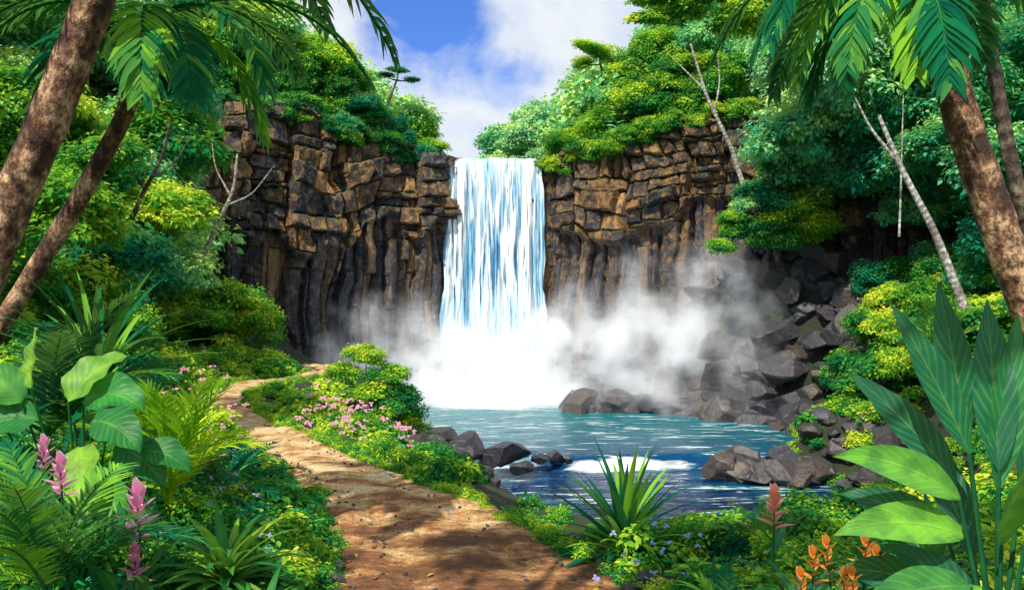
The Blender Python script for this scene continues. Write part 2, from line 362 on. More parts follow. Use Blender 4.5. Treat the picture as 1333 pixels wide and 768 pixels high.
# waterfall
def falls_mat(name,lo,hi,alo,ahi):
    m,t=newmat(name); geo=t.n('ShaderNodeNewGeometry').outputs['Position']
    a=t.n('ShaderNodeMapping',{0:geo,'Scale':(2.4,.3,.16)}).outputs[0]
    b=t.n('ShaderNodeMapping',{0:geo,'Scale':(10,.6,.45)}).outputs[0]
    n1=noise(t,a,1,4,.6,.35); n2=noise(t,b,1,4,.65,.3)
    s=t.m('ADD',t.m('MULTIPLY',n1,.55),t.m('MULTIPLY',n2,.45))
    col=t.ramp(s,[(lo,(.04,.22,.42)),((lo*.6+hi*.4),(.30,.58,.80)),(hi,(.90,.93,.95))])
    sp=t.n('ShaderNodeSeparateXYZ',{0:geo})
    low=t.n('ShaderNodeMapRange',{0:sp.outputs[2],1:-2.0,2:3.5,3:.25,4:0.0}).outputs[0]
    al=t.ramp(t.m('ADD',s,low),[(alo,g3(0)),(ahi,g3(1))])
    bp=t.n('ShaderNodeBump',{'Strength':.5,'Distance':.1,'Height':s})
    p=t.n('ShaderNodeBsdfPrincipled',{'Base Color':col,'Roughness':.45,'Alpha':al,'Normal':bp.outputs[0]})
    t.n('ShaderNodeOutputMaterial',{'Surface':p.outputs[0]}); return m
wf=empty('waterfall',(-.8,37,0))
def sheet(name,x0,x1,yf,seed,mat,amp):
    u=np.linspace(0,1,240); prof=[]
    for q in np.linspace(0,1,30): prof.append((41-q*3.4,8.22-.02*q))
    for q in np.linspace(0,math.pi/2,14)[1:]: prof.append((37.6-.45*math.sin(q),8.2-.45*(1-math.cos(q))))
    for q in np.linspace(0,1,130)[1:]: prof.append((37.15-yf*math.sqrt(q),7.75-10.2*q))
    prof=np.array(prof); U,K=np.meshgrid(u,np.arange(len(prof)))
    yb=prof[K,0]; zb=prof[K,1]; drop=np.clip((8.2-zb)/10,0,1)
    wdn=1+.09*drop; xm=(x0+x1)/2
    x=xm+(U-.5)*(x1-x0)*wdn+.07*vn(U*14,zb*.8,0,seed+2)*drop+np.sign(U-.5)*(np.abs(U-.5)*2)**6*.15*fbm(zb*.8,0,0,3,seed+9)
    dsp=amp*(.25+drop)*(fbm(U*22,zb*.25,0,4,seed)+.6*vn(U*6,zb*.1,0,seed+5))
    P=np.stack([x+.8,yb-dsp*(drop>0)-37,zb+.03*vn(U*20,yb*2,0,seed)],-1)
    mb=MB(); mb.add(P,grid_faces(len(prof),len(u))); return mb.obj(name,mat,parent=wf)
FM1=falls_mat('falling_water',.40,.55,.29,.35); FM2=falls_mat('falling_water_front',.40,.53,.48,.52)
sheet('back_curtain',-2.9,1.33,.25,51,FM1,.3)
sheet('front_curtain',-2.75,1.2,.6,61,FM2,.5)
m,t=newmat('foam')
t.n('ShaderNodeOutputMaterial',{'Surface':t.n('ShaderNodeBsdfDiffuse',{'Color':(.9,.93,.95,1)}).outputs[0]}); FOAM=m
oc=np.array([(1,0,0),(-1,0,0),(0,1,0),(0,-1,0),(0,0,1),(0,0,-1)],float); of=np.array([(0,2,4),(2,1,4),(1,3,4),(3,0,4),(2,0,5),(1,2,5),(3,1,5),(0,3,5)])
k=3000; rr=np.abs(rng.normal(0,1.0,k)); zz=np.abs(rng.normal(0,1,k))
pos=np.stack([-.8+rng.normal(0,2.3,k),36.0-rr*1.3,-2.2+zz*1.5*np.exp(-rr*.25)],-1)+np.array([.8,-37,0])
sz=rng.uniform(.008,.024,k); M=np.eye(3)[None]*sz[:,None,None]
mb=MB(); mb.inst(oc,of,np.zeros((6,3)),M,pos,np.ones(k)); mb.obj('spray_droplets',FOAM,parent=wf)
def mist(name,loc,size,blobs,color,em,step=.35,nscale=.55):
    m,t=newmat(name)
    geo=t.n('ShaderNodeTexCoord').outputs['Object']
    nz=noise(t,geo,nscale,4,.62,0.0)
    nzz=t.n('ShaderNodeMapRange',{0:nz,1:.40,2:.64}).outputs[0]
    tot=None
    for (cx,cy,cz,rx,ry,rz,dens,nmin) in blobs:
        mp=t.n('ShaderNodeMapping',{0:geo,'Scale':(1/rx,1/ry,1/rz),'Location':(-(cx-loc[0])/rx,-(cy-loc[1])/ry,-(cz-loc[2])/rz)}).outputs[0]
        ln=t.n('ShaderNodeVectorMath',{0:mp},operation='LENGTH').outputs['Value']
        ln=t.m('ADD',ln,t.m('MULTIPLY',t.m('SUBTRACT',.5,nz),1.9))
        f=t.m('POWER',t.m('SUBTRACT',1,ln,clamp=True),1.3)
        f=t.m('MULTIPLY',f,t.m('ADD',nmin,t.m('MULTIPLY',nzz,1-nmin)))
        f=t.m('MULTIPLY',f,dens)
        tot=f if tot is None else t.m('ADD',tot,f)
    vs=t.n('ShaderNodeVolumeScatter',{'Color':(*color,1),'Density':tot,'Anisotropy':.1})
    ev=t.n('ShaderNodeEmission',{'Color':(.90,.96,1,1),'Strength':t.m('MULTIPLY',tot,em)})  # added glow whitens the mist, standing in for multiply scattered light
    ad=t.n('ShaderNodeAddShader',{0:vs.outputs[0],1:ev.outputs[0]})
    t.n('ShaderNodeOutputMaterial',{'Volume':ad.outputs[0]})
    m.cycles.volume_step_rate=step
    import bmesh
    me=bpy.data.meshes.new(name); bm=bmesh.new(); bmesh.ops.create_icosphere(bm,subdivisions=3,radius=1.0)
    for v in bm.verts: v.co=Vector((v.co.x*size[0],v.co.y*size[1],v.co.z*size[2]))
    bm.to_mesh(me); bm.free(); me.materials.append(m)
    o=link(name,me); o.location=loc; return o
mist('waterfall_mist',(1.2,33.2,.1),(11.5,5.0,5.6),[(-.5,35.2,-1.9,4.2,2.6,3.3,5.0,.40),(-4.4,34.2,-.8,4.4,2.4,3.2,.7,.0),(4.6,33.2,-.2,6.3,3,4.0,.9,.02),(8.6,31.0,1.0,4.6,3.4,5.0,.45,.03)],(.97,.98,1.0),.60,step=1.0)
# ---------------------------------------------------------------- rocks
def ico(sub):
    import bmesh
    bm=bmesh.new(); bmesh.ops.create_icosphere(bm,subdivisions=sub,radius=1.0)
    v=np.array([a.co[:] for a in bm.verts]); f=np.array([[q.index for q in fa.verts] for fa in bm.faces]); bm.free(); return v,f
IV4,IF4=ico(4); IV3,IF3=ico(3); IV2,IF2=ico(2)
def boulder(mb,pos,s,seed,hi=1):
    IV,IF=((IV3,IF3),(IV4,IF4),(IV2,IF2))[int(hi)]
    r=np.random.default_rng(seed); v=IV.copy()*1.12
    for _ in range(13):
        n=nrm(r.normal(size=3)); dd=r.uniform(.55,.9); p=v@n; v=v-np.maximum(p-dd,0)[:,None]*n
    v=v*np.array([r.uniform(.85,1.35),r.uniform(.8,1.2),r.uniform(.6,.9)])
    v=v*(1+.06*fbm(v[:,0]*2.5+seed,v[:,1]*2.5,v[:,2]*2.5,4,seed%97))[:,None]
    a=r.uniform(0,6.28); R=np.array([[math.cos(a),-math.sin(a),0],[math.sin(a),math.cos(a),0],[0,0,1]])
    b_=r.uniform(-.35,.35); R2=np.array([[1,0,0],[0,math.cos(b_),-math.sin(b_)],[0,math.sin(b_),math.cos(b_)]])
    v=(v@R2.T@R.T)*s+np.array(pos)
    g=r.uniform(.6,1.2); c=np.array([(.055,.055,.07),(.075,.065,.07),(.04,.043,.06),(.095,.075,.065)][r.integers(0,4)])*g
    mb.add(v,IF,col=c)
m,t=newmat('boulder_rock'); geo=t.n('ShaderNodeNewGeometry').outputs['Position']
base=t.n('ShaderNodeAttribute',attribute_name='rock').outputs['Color']
n1=noise(t,geo,3,5,.65); n2=noise(t,geo,14,3,.7)
col=t.mix(t.ramp(n1,[(.50,g3(0)),(.68,g3(.5))]),base,(.15,.13,.13))
col=t.mix(t.m('MULTIPLY',t.ramp(n2,[(.38,g3(1)),(.55,g3(0))]),.5),col,(.015,.015,.02))
bp=t.n('ShaderNodeBump',{'Strength':.7,'Distance':.06,'Height':t.m('ADD',n1,t.m('MULTIPLY',n2,.4))})
t.n('ShaderNodeOutputMaterial',{'Surface':t.n('ShaderNodeBsdfPrincipled',{'Base Color':col,'Roughness':.5,'Normal':bp.outputs[0]}).outputs[0]}); BM=m
mb=MB(); sd=100
for (x,y,z,s) in [(-2.55,22.6,-1.75,.62),(-2.05,22.0,-1.9,.5),(-2.9,23.4,-1.6,.6),(-1.55,21.8,-1.95,.42),(-1.15,22.4,-1.8,.56),(-.6,22.2,-2.05,.36),(-.15,22.3,-1.9,.58),(.25,22.0,-2.25,.3),(-1.8,21.2,-2.3,.34),(-1.2,21.2,-2.35,.32),(-.75,21.4,-2.3,.34),(.75,22.9,-2.2,.22),(1.15,23.1,-2.15,.26),(1.5,23.2,-2.2,.18),(-2.3,21.3,-2.2,.42),(-.9,20.4,-2.45,.24),(-3.3,24.5,-1.8,.5),(-1.4,20.6,-2.4,.28),(-.4,21.2,-2.45,.22),(-2.0,22.9,-1.6,.45)]:
    sd+=1; boulder(mb,(x,y,z),s,sd)
mb.obj('shore_boulders',BM,smooth=False)
mb=MB()
for i in range(110):
    x=rng.uniform(5.3,11.3); y=22.2+ (x-6)*.05+rng.normal(0,.7)*(.5+.12*(x-5)); 
    s=rng.uniform(.2,.55); z=max(float(H(x,y)),-2.45)+s*.3
    sd+=1; boulder(mb,(x,y,min(z,-1.2)),s,sd,s>.4)
mb.obj('shore_boulders',BM,smooth=False)
mb=MB()
for i in range(760):
    x=rng.uniform(2.6,13.0); y=rng.uniform(26.5,34.0)
    sdp=float(pool_sd(x,y)); 
    if sdp<-1.0 or (x<6 and y<32.3): continue
    if y>float(cliff_y(x))-.1: continue
    z=max(float(H(x,y)),-2.35); s=(.27+.7*rng.random()**2)*(1.0 if sdp>0 else .8)
    sd+=1; boulder(mb,(x,y,z+s*.2),s,sd,s>.6)
for i in range(44):
    x=rng.uniform(2.4,7.0); y=32.6+rng.uniform(-.6,1.5)-(x-3)*.1; s=rng.uniform(.3,.7); sd+=1; boulder(mb,(x,y,-2.2+rng.uniform(0,.35)),s,sd)
mb.obj('boulder_talus',BM,smooth=False)
mb=MB()
for i in range(60):
    side=rng.choice([-1,1]); y=rng.uniform(5.4,7.8); c,w=path(y); x=float(c+side*(w+rng.uniform(-.05,.35))); s=rng.uniform(.03,.08)
    sd+=1; boulder(mb,(x,y,.0+s*.2),s,sd,0)
for i in range(260):
    y=rng.uniform(5.4,13)**1.0; c,w=path(y); a=rng.uniform(-1,1); a=np.sign(a)*abs(a)**.5; x=float(c+a*w); s=rng.uniform(.006,.024)
    sd+=1; boulder(mb,(x,y,float(path_z(x,y,a))+s*.15),s,sd,2)
mb.obj('path_stones',BM,smooth=False)
# ---------------------------------------------------------------- foliage library
LV=np.array([(0,0,0),(.30,.42,.07),(0,1,-.06),(-.30,.42,.07)],float); LF=np.array([(0,1,2),(0,2,3)]); LU=np.array([(0,0,0),(1,.4,0),(0,1,0),(-1,.4,0)],float)
LV2=np.array([(0,0,0),(.2,.2,.05),(.3,.5,.07),(.16,.8,.02),(0,1,-.08),(-.16,.8,.02),(-.3,.5,.07),(-.2,.2,.05),(0,.5,0)],float)
LF2=np.array([(0,1,8),(1,2,8),(2,3,8),(3,4,8),(4,5,8),(5,6,8),(6,7,8),(7,0,8)]); LU2=np.array([(0,0,0),(1,.2,0),(1,.5,0),(1,.8,0),(0,1,0),(-1,.8,0),(-1,.5,0),(-1,.2,0),(0,.5,0)],float)
def frames(n,tg,s):
    n=nrm(n); y=tg-(tg*n).sum(-1,keepdims=True)*n; y=nrm(y); x=np.cross(y,n)
    return np.stack([x,y,n],-1)*s[:,None,None]
k=170; ly=rng.uniform(5.5,14,k); la=rng.uniform(-1,1,k); la=np.sign(la)*np.abs(la)**.5; cc,ww=path(ly); lx=cc+la*ww
mb=MB(); mb.inst(LV2,LF2,LU2,frames(np.array([0,0,1])+rng.normal(0,.25,(k,3)),rng.normal(size=(k,3)),rng.uniform(.03,.07,k)),np.stack([lx,ly,path_z(lx,ly,la)+.012],-1),rng.uniform(0,1,k)); mb.obj('fallen_leaves',F_LITTER,smooth=False)
def cloud(mb,c,r,k,leaf,tint,rg,fine=False,up=.7):
    d=nrm(rg.normal(size=(k*2,3))); d=d[d[:,2]>-.6][:k]; k=len(d)
    rad=.6+.8*rg.random(k)**1.6
    lump=1+.45*vn(d[:,0]*2.4+c[0]*9,d[:,1]*2.4+c[1]*9,d[:,2]*2.4,4)
    p=np.array(c)+d*np.array(r)*(rad*lump)[:,None]
    n=d*.7+np.array([0,0,up])+rg.normal(0,.42,(k,3))
    tg=d+rg.normal(0,.7,(k,3))+np.array([0,0,-.45])
    s=leaf*rg.uniform(.55,1.35,k)
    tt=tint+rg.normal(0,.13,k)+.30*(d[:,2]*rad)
    if fine: mb.inst(LV2,LF2,LU2,frames(n,tg,s),p,tt)
    else: mb.inst(LV,LF,LU,frames(n,tg,s),p,tt)
def crown_mesh(name,seed,ncl,per,leaf,zsq,flat=.55,fine=False,dome=False,rr=(.22,.42)):
    rg=np.random.default_rng(seed); mb=MB()
    for i in range(ncl):
        d=nrm(rg.normal(size=3)); 
        if dome: d[2]=abs(d[2])
        elif d[2]<-.3: d[2]*=-1
        c=d*rg.uniform(.25,.85)*np.array([1,1,zsq]); r=rg.uniform(*rr)
        cloud(mb,c,(r,r,r*flat),max(40,int(per*(r/.3)**2)),leaf,rg.uniform(.05,.75),rg,fine)
    return mb.mesh(name,None,smooth=False)
CROWNS=[crown_mesh(f'crown_{i}',200+i,42,170,.12,.85,.72,rr=(.14,.38)) for i in range(5)]
LAYER=[crown_mesh(f'layered_crown_{i}',300+i,26,180,.105,.5,.5,rr=(.18,.38)) for i in range(3)]
BUSH=[crown_mesh(f'bush_{i}',400+i,24,130,.13,.85,.8,True,True,rr=(.16,.38)) for i in range(4)]
SHRUB=[crown_mesh(f'shrub_{i}',500+i,20,90,.20,.85,.8,True,True,rr=(.16,.38)) for i in range(3)]
for me in CROWNS+LAYER+BUSH+SHRUB: me.materials.append(F_MID)
cnt=[0]
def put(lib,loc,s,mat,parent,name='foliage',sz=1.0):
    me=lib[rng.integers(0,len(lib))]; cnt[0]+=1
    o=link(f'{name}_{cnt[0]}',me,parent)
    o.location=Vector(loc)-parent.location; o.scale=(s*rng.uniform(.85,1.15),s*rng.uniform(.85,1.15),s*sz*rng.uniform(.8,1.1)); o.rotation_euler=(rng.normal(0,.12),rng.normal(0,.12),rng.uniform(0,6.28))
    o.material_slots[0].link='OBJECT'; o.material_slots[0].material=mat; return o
def tube(mb,pts,rad,ns=10,step=.12,bump=.06,seed=0):
    pts=np.array(pts,float); n=len(pts); rad=np.array(rad,float)
    seg=np.linalg.norm(np.diff(pts,axis=0),axis=1); cs=np.concatenate([[0],np.cumsum(seg)]); N=max(4,int(cs[-1]/step))
    s=np.linspace(0,cs[-1],N)
    P=np.stack([np.interp(s,cs,pts[:,i]) for i in range(3)],-1); kk=max(1,N//(3*n))
    for i in range(3):
        q=np.pad(P[:,i],kk,mode='reflect',reflect_type='odd'); P[:,i]=np.convolve(q,np.ones(2*kk+1)/(2*kk+1),'same')[kk:-kk]
    R=np.interp(s,cs,rad); T=nrm(np.gradient(P,axis=0)); ref=np.array([.3,1,.1]) if abs(T[:,2]).mean()>.5 else np.array([0,.1,1])
    a=nrm(np.cross(T,ref)); b=np.cross(T,a); th=np.linspace(0,2*math.pi,ns+1)[:-1]
    RR=R[:,None]*(1+bump*vn(np.cos(th)[None]*1.5+seed,np.sin(th)[None]*1.5,s[:,None]*2.2,seed)+bump*.5*np.sin(s[:,None]*16))
    V=P[:,None]+a[:,None]*(np.cos(th)[None]*RR)[...,None]+b[:,None]*(np.sin(th)[None]*RR)[...,None]
    i=np.arange(N-1)[:,None]*ns; j=np.arange(ns)[None]; f=np.stack([i+j,i+(j+1)%ns,i+ns+(j+1)%ns,i+ns+j],-1).reshape(-1,4)
    uv=np.stack([np.tile(th,N),np.repeat(s,ns),np.zeros(N*ns)],-1)
    mb.add(V,f,uv=uv)
def prof(kind,v):
    if kind=='ovate': return np.sin(np.pi*v**.72)**.85
    if kind=='lance': return np.sin(np.pi*v**.8)**1.0*.95+.05*(1-v)
    if kind=='strap': return np.minimum(1,.35+v*5)*(1-v**2.6)
    return np.minimum(1,.2+v*4)*(1-v**2)
def blade(mb,base,d0,L,W,droop,fold=.25,tint=.5,kind='ovate',nv=10,nu=2,up=(0,0,1),wave=0.0,seed=0):
    d=nrm(np.array(d0,float)); up=np.array(up,float); side=np.cross(d,up)
    if np.linalg.norm(side)<1e-3: side=np.array([1.,0,0])
    side=nrm(side); p=np.array(base,float); P=[p.copy()];D=[d.copy()]
    for i in range(nv):
        p=p+d*L/nv; d=nrm(d+np.array([0,0,-1])*droop/nv); P.append(p.copy());D.append(d.copy())
    P=np.array(P);D=np.array(D); S_=nrm(side[None]-(D@side)[:,None]*D); N=np.cross(S_,D); v=np.linspace(0,1,nv+1); w=prof(kind,np.clip(v,0,1))*W/2; w[-1]=0.0005
    u=np.linspace(-1,1,2*nu+1)
    hgt=fold*np.abs(u)[None]*w[:,None]+ (wave*W*np.sin(v*19+seed)[:,None]*(u**2)[None]*np.sign(u)[None] if wave else 0)
    V=P[:,None]+S_[:,None]*(u[None]*w[:,None])[...,None]+N[:,None]*hgt[...,None]
    U,VV=np.meshgrid(u,v)
    mb.add(V,grid_faces(nv+1,2*nu+1),tint,np.stack([U,VV,0*U],-1).reshape(-1,3))
def dirv(az,el): return np.array([math.cos(el)*math.cos(az),math.cos(el)*math.sin(az),math.sin(el)])
def frond(mb,stem,base,az,el,L,droop,n=26,LL=.35,LW=.035,tint=.5,ldroop=.5,ang=1.0,vee=.25,kind='leaflet',start=.15,rad=.012):
    d=dirv(az,el); side=nrm(np.cross(d,np.array([0,0,1.]))); p=np.array(base,float); P=[p.copy()];D=[d.copy()]; nn=24
    for i in range(nn):
        p=p+d*L/nn; d=nrm(d+np.array([0,0,-1])*droop/nn*(.5+i/nn)); P.append(p.copy()); D.append(d.copy())
    P=np.array(P);D=np.array(D)
    tube(stem,P[::3],np.linspace(rad,rad*.3,len(P[::3])),5,L/16,0)
    for k in range(n):
        v=start+(1-start)*k/(n-1); f=v*nn; i=min(int(f),nn-1); q=P[i]+(P[i+1]-P[i])*(f-i); dd=D[i]; N=np.cross(side,dd)
        ll=LL*(.35+.65*math.sin(math.pi*min(1,(v-start)/(1-start)*.85+.12)))*rng.uniform(.88,1.1)
        for sgn in (-1,1):
            a=ang*(1-.45*v)+rng.normal(0,.06)
            dr=dd*math.cos(a)+side*sgn*math.sin(a)+N*(vee+rng.normal(0,.07))
            blade(mb,q,dr,ll,LW*rng.uniform(.8,1.1),ldroop*rng.uniform(.7,1.3),.35,tint+rng.normal(0,.14),kind,5,1,up=N)
# ---------------------------------------------------------------- forest masses
E_=[.16,.17,.24,.29,.346,.6]
def uL(e): return np.interp(e,E_,[-.073,-.073,-.087,-.15,-.185,-.19])
def uR(e): return np.interp(e,[.16,.17,.23,.26,.28,.346,.6],[-.065,-.06,-.02,.02,.062,.09,.1])
def clear(x,y,z,s):
    e=(z+.75*s-2.2)/y; r_=s*.85/y; return x/y+r_<uL(e) or x/y-r_>uR(e) or e<.15
def bank_ok(x,y,top):
    u=x/y; lim=-.232 if u<.06 else (-.262 if u<.2 else -.245)
    return not(-.05<u<.32 and y<20) or (top-2.2)/y < lim
def scat(parent,lib,n,xr,yr,zr,sr,mats,absz=False,cond=None,name='foliage',sz=1.0):
    for _ in range(n):
        for tr in range(40):
            x=rng.uniform(*xr); y=rng.uniform(*yr); h=float(H(x,y)); z=(0 if absz else h)+rng.uniform(*zr); s=rng.uniform(*sr)
            if z<h-.3: continue
            if clear(x,y,z,s) and (cond is None or cond(x,y,z,s)): break
        else: continue
        put(lib,(x,y,z),s,mats[rng.integers(0,len(mats))],parent,name,sz)
jl=empty('jungle_foliage',(-13,26,2))
def ok(x,y,z,s): return y<float(cliff_y(x))-.3 and x+1.0*s<float(path(y)[0]-path(y)[1])-.4
def okl(x,y,z,s): return ok(x,y,z,s) and (z+.6*s-2.2)/y < .12-1.5*((x+.7*s)/y+.347)
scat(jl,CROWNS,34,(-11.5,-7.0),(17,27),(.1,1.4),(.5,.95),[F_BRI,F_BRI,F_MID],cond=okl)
scat(jl,CROWNS,70,(-14,-7.5),(18,27),(.3,6),(.8,1.3),[F_BRI,F_HAZE,F_BRI,F_HAZE,F_TEAL],cond=okl)
scat(jl,CROWNS,66,(-21,-10),(23,29),(1,12),(1.2,2.0),[F_HAZE,F_HAZE_PALE,F_HAZE,F_BRI,F_TEAL],absz=True,cond=lambda x,y,z,s:(x+.8*s)/y<-.335)
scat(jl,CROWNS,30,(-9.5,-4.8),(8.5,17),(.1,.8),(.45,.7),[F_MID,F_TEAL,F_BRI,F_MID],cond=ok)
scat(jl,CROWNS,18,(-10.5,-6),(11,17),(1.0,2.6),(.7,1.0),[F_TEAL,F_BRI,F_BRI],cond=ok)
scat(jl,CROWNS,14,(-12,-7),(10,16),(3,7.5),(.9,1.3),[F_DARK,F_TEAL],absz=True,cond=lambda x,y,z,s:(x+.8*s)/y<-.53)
jb=empty('haze_tinted_forest',(0,50,10))  # hazy look is painted through the pale leaf colours
scat(jb,CROWNS,76,(-34,-5),(38,54),(0,8),(1.8,3.2),[F_HAZE,F_HAZE_PALE,F_HAZE_PALE])
scat(jb,CROWNS,86,(2,34),(38,56),(0,9),(1.8,3.2),[F_HAZE,F_HAZE_PALE,F_HAZE,F_HAZE_PALE])
scat(jb,CROWNS,50,(-5,5),(44,60),(0,5),(.9,1.8),[F_HAZE_PALE,F_HAZE_PALE,F_HAZE],cond=lambda x,y,z,s:x/y>-.055)
scat(jb,CROWNS,30,(-60,60),(62,95),(0,4),(3,4.5),[F_HAZE_PALE])
jr=empty('jungle_foliage',(14,26,3))
def okr(x,y,z,s): return y<float(cliff_y(x))-.2
scat(jr,CROWNS,56,(11.8,22),(21,30),(1,7),(1.1,1.8),[F_TEAL,F_HAZE,F_TEAL,F_HAZE])
scat(jr,CROWNS,60,(8.5,22),(25,31.5),(5.5,12),(1.0,1.8),[F_HAZE,F_TEAL,F_HAZE,F_HAZE_PALE],absz=True,cond=lambda x,y,z,s:(x-.8*s)/y>.27)
scat(jr,CROWNS,20,(11.6,14),(26,31),(.2,1.6),(.5,.9),[F_TEAL,F_DARK,F_MID],cond=okr)
scat(jr,CROWNS,34,(9.8,14),(22.5,26),(.0,1.8),(.6,1.0),[F_BRI,F_MID,F_BRI])
scat(jr,CROWNS,30,(10.0,14),(16,22.5),(.0,1.2),(.6,1.0),[F_BRI,F_MID,F_BRI])
scat(jr,CROWNS,30,(4.0,9.8),(7.5,14),(-.2,.5),(.35,.6),[F_MID,F_BRI,F_DARK],cond=lambda x,y,z,s: pool_sd(x,y)>.5 and x/y>.37)
ct=empty('clifftop_foliage',(0,37,9))
def topfol(n,xr,back,zf,sr,mats,zlo=0):
    for _ in range(n):
        x=rng.uniform(*xr); cy=float(cliff_y(x)); y=cy+rng.uniform(*back); z=float(top_z(x))+zlo+rng.uniform(0,1)*zf(x); s=rng.uniform(*sr)
        if clear(x,y,z,s): put(CROWNS,(x,y,z),s,mats[rng.integers(0,len(mats))],ct)
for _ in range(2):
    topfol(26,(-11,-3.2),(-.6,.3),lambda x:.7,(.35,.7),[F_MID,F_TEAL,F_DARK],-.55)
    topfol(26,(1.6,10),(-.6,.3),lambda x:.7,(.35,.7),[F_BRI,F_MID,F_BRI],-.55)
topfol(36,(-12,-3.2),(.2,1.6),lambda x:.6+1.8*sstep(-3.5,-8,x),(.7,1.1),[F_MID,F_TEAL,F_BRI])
topfol(34,(-13,-4.0),(1.5,4),lambda x:1.6+2.4*sstep(-3.5,-8,x),(.9,1.4),[F_MID,F_BRI,F_HAZE])
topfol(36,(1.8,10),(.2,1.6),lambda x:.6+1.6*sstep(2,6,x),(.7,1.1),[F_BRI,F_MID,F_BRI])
topfol(34,(2.2,11),(1.5,4),lambda x:1.4+2.4*sstep(2,6,x),(.9,1.4),[F_BRI,F_HAZE,F_BRI,F_HAZE])
# ---------------------------------------------------------------- individual trees
def tree(name,base,pts,r0,crowns,mat,bark=BARKD,lib=CROWNS,sz=1.0):
    e=empty(name,base); mb=MB(); B=np.array(base)
    P=np.array(pts,float)-B
    tube(mb,P,np.linspace(r0,r0*.45,len(P)),9,.2,.08,3)
    for (cx,cy,cz,s) in crowns:
        c=np.array([cx,cy,cz])-B; st=P[-1] if rng.random()<.5 else P[-2]*.4+P[-1]*.6
        mid=(st+c)/2+np.array([0,0,-.15*s]); tube(mb,[st,mid,c],[r0*.42,r0*.28,r0*.12],6,.2,.05,5)
        put(lib,(cx,cy,cz),s,mat[rng.integers(0,len(mat))],e,'crown',sz)
    mb.obj('trunk',bark,parent=e); return e
tree('umbrella_tree',(-5.6,37.0,9),[(-5.6,37.0,8.9),(-5.45,37.0,10.3),(-5.0,37.0,11.5)],.09,[(-4.9,37,11.9,.8),(-4.3,37,11.5,.5),(-5.5,37,11.7,.5)],[F_MID,F_DARK],lib=LAYER,sz=.6)
tree('umbrella_tree',(4.4,38.5,9),[(4.4,38.5,8.9),(4.3,38.5,10.8),(4.0,38.5,12.6)],.1,[(3.9,38.5,13.1,1.2),(4.9,38.5,12.7,.8),(3.1,38.4,12.6,.7)],[F_HAZE,F_BRI],lib=LAYER,sz=.6)
tree('broadleaf_tree',(-7.9,36,9.3),[(-7.9,36,9.2),(-7.8,36,10.3),(-7.9,36,11.2)],.14,[(-7.7,35.9,11.9,1.2),(-8.7,36,11.4,.9),(-6.7,35.9,11.2,.9)],[F_BRI,F_MID])
tree('broadleaf_tree',(6,37.5,9.3),[(6,37.5,9.2),(6.1,37.5,10.6),(5.9,37.5,11.6)],.14,[(5.9,37.5,12.4,1.3),(7.0,37.5,11.8,1.0),(5.0,37.4,11.7,.9)],[F_BRI,F_BRI,F_MID])
lc=[(9.4,29.8,6.3,1.0),(8.4,29.6,5.6,.9),(10.2,29.7,5.4,1.1),(7.7,29.5,4.7,.7),(9.0,29.3,4.7,.9),(7.2,29.4,3.8,.6),(10.4,29.4,4.4,1.0),(8.4,29.3,4.0,.7),(9.9,29.2,6.0,1.0),(9.4,29.2,3.9,.7),(8.0,29.4,5.2,.6),(8.9,29.5,5.3,.9),(7.6,29.3,4.3,.5),(9.8,29.0,5.0,.9),(8.7,29.2,4.4,.7)]
tree('broadleaf_tree',(9.6,30.2,2.6),[(9.6,30.2,2.4),(9.3,30,4.0),(9.1,29.9,5.0),(9.3,29.8,6.0)],.16,lc,[F_MID,F_BRI,F_HAZE,F_TEAL],sz=.9)
tree('leafy_shrub',(-3.1,18.4,-.4),[(-3.1,18.4,-.6),(-3.15,18.4,-.1),(-3.1,18.4,.2)],.05,[(-3.15,18.3,.85,.5),(-3.65,18.3,.5,.5),(-2.7,18.3,.45,.5),(-3.2,18.0,.0,.7),(-2.4,18.2,-.05,.6),(-3.8,18.0,-.2,.5),(-2.25,18.3,-.6,.5),(-2.9,17.8,-.4,.6)],[F_MID,F_DARK,F_MID,F_BRI],sz=.8)
def bare(name,pts,r0,br,bark=BARKW):
    B=np.array(pts[0],float); e=empty(name,pts[0]); mb=MB(); tube(mb,np.array(pts)-B,np.linspace(r0,r0*.4,len(pts)),8,.2,.07,7)
    for b in br: tube(mb,np.array(b)-B,np.linspace(r0*.45,r0*.12,len(b)),6,.15,.05,9)
    mb.obj('trunk',bark,parent=e)
bare('pale_tree',[(8.9,32,5.6),(8.2,32,7.8),(7.3,32,9.6),(6.7,32,11.6)],.10,[[(7.6,32,9.0),(7.8,32,10.2),(7.7,32,11.4)],[(7.2,32,9.9),(6.5,32,10.6),(5.9,32,11.2)]])
bare('pale_tree',[(10.6,20,1.9),(9.9,20,3.7),(9.1,20,5.2),(8.6,20,6.4)],.11,[[(8.95,20,5.4),(8.4,20,6.1),(8.0,20,6.9)]])
bare('pale_tree',[(9.6,30,7.4),(9.1,30,8.8),(8.7,30,10.5)],.07,[[(9,30,9.2),(9.5,30,10.3),(9.8,30,11.2)]])
bare('pale_tree',[(9.3,20.5,3.6),(9.35,20.5,5),(9.4,20.5,7)],.03,[])
bare('bare_tree',[(-8.6,23,2.6),(-7.9,23,4.2),(-7.5,23,5.0),(-7.4,23,6.0)],.07,[[(-7.7,23,4.6),(-7.0,23,4.9),(-6.4,23,5.7)],[(-7.6,23,4.9),(-8.0,23,5.6),(-8.1,23,6.4)]],BARKW)
bare('bare_tree',[(-9.0,19.5,3.2),(-8.4,19.5,4.6),(-8.0,19.5,5.3),(-7.8,19.5,6.2)],.06,[[(-8.2,19.5,4.9),(-7.7,19.5,5.2),(-7.3,19.5,5.9)],[(-8.4,19.5,4.6),(-8.8,19.5,5.3),(-8.9,19.5,6.1)]],BARKD)
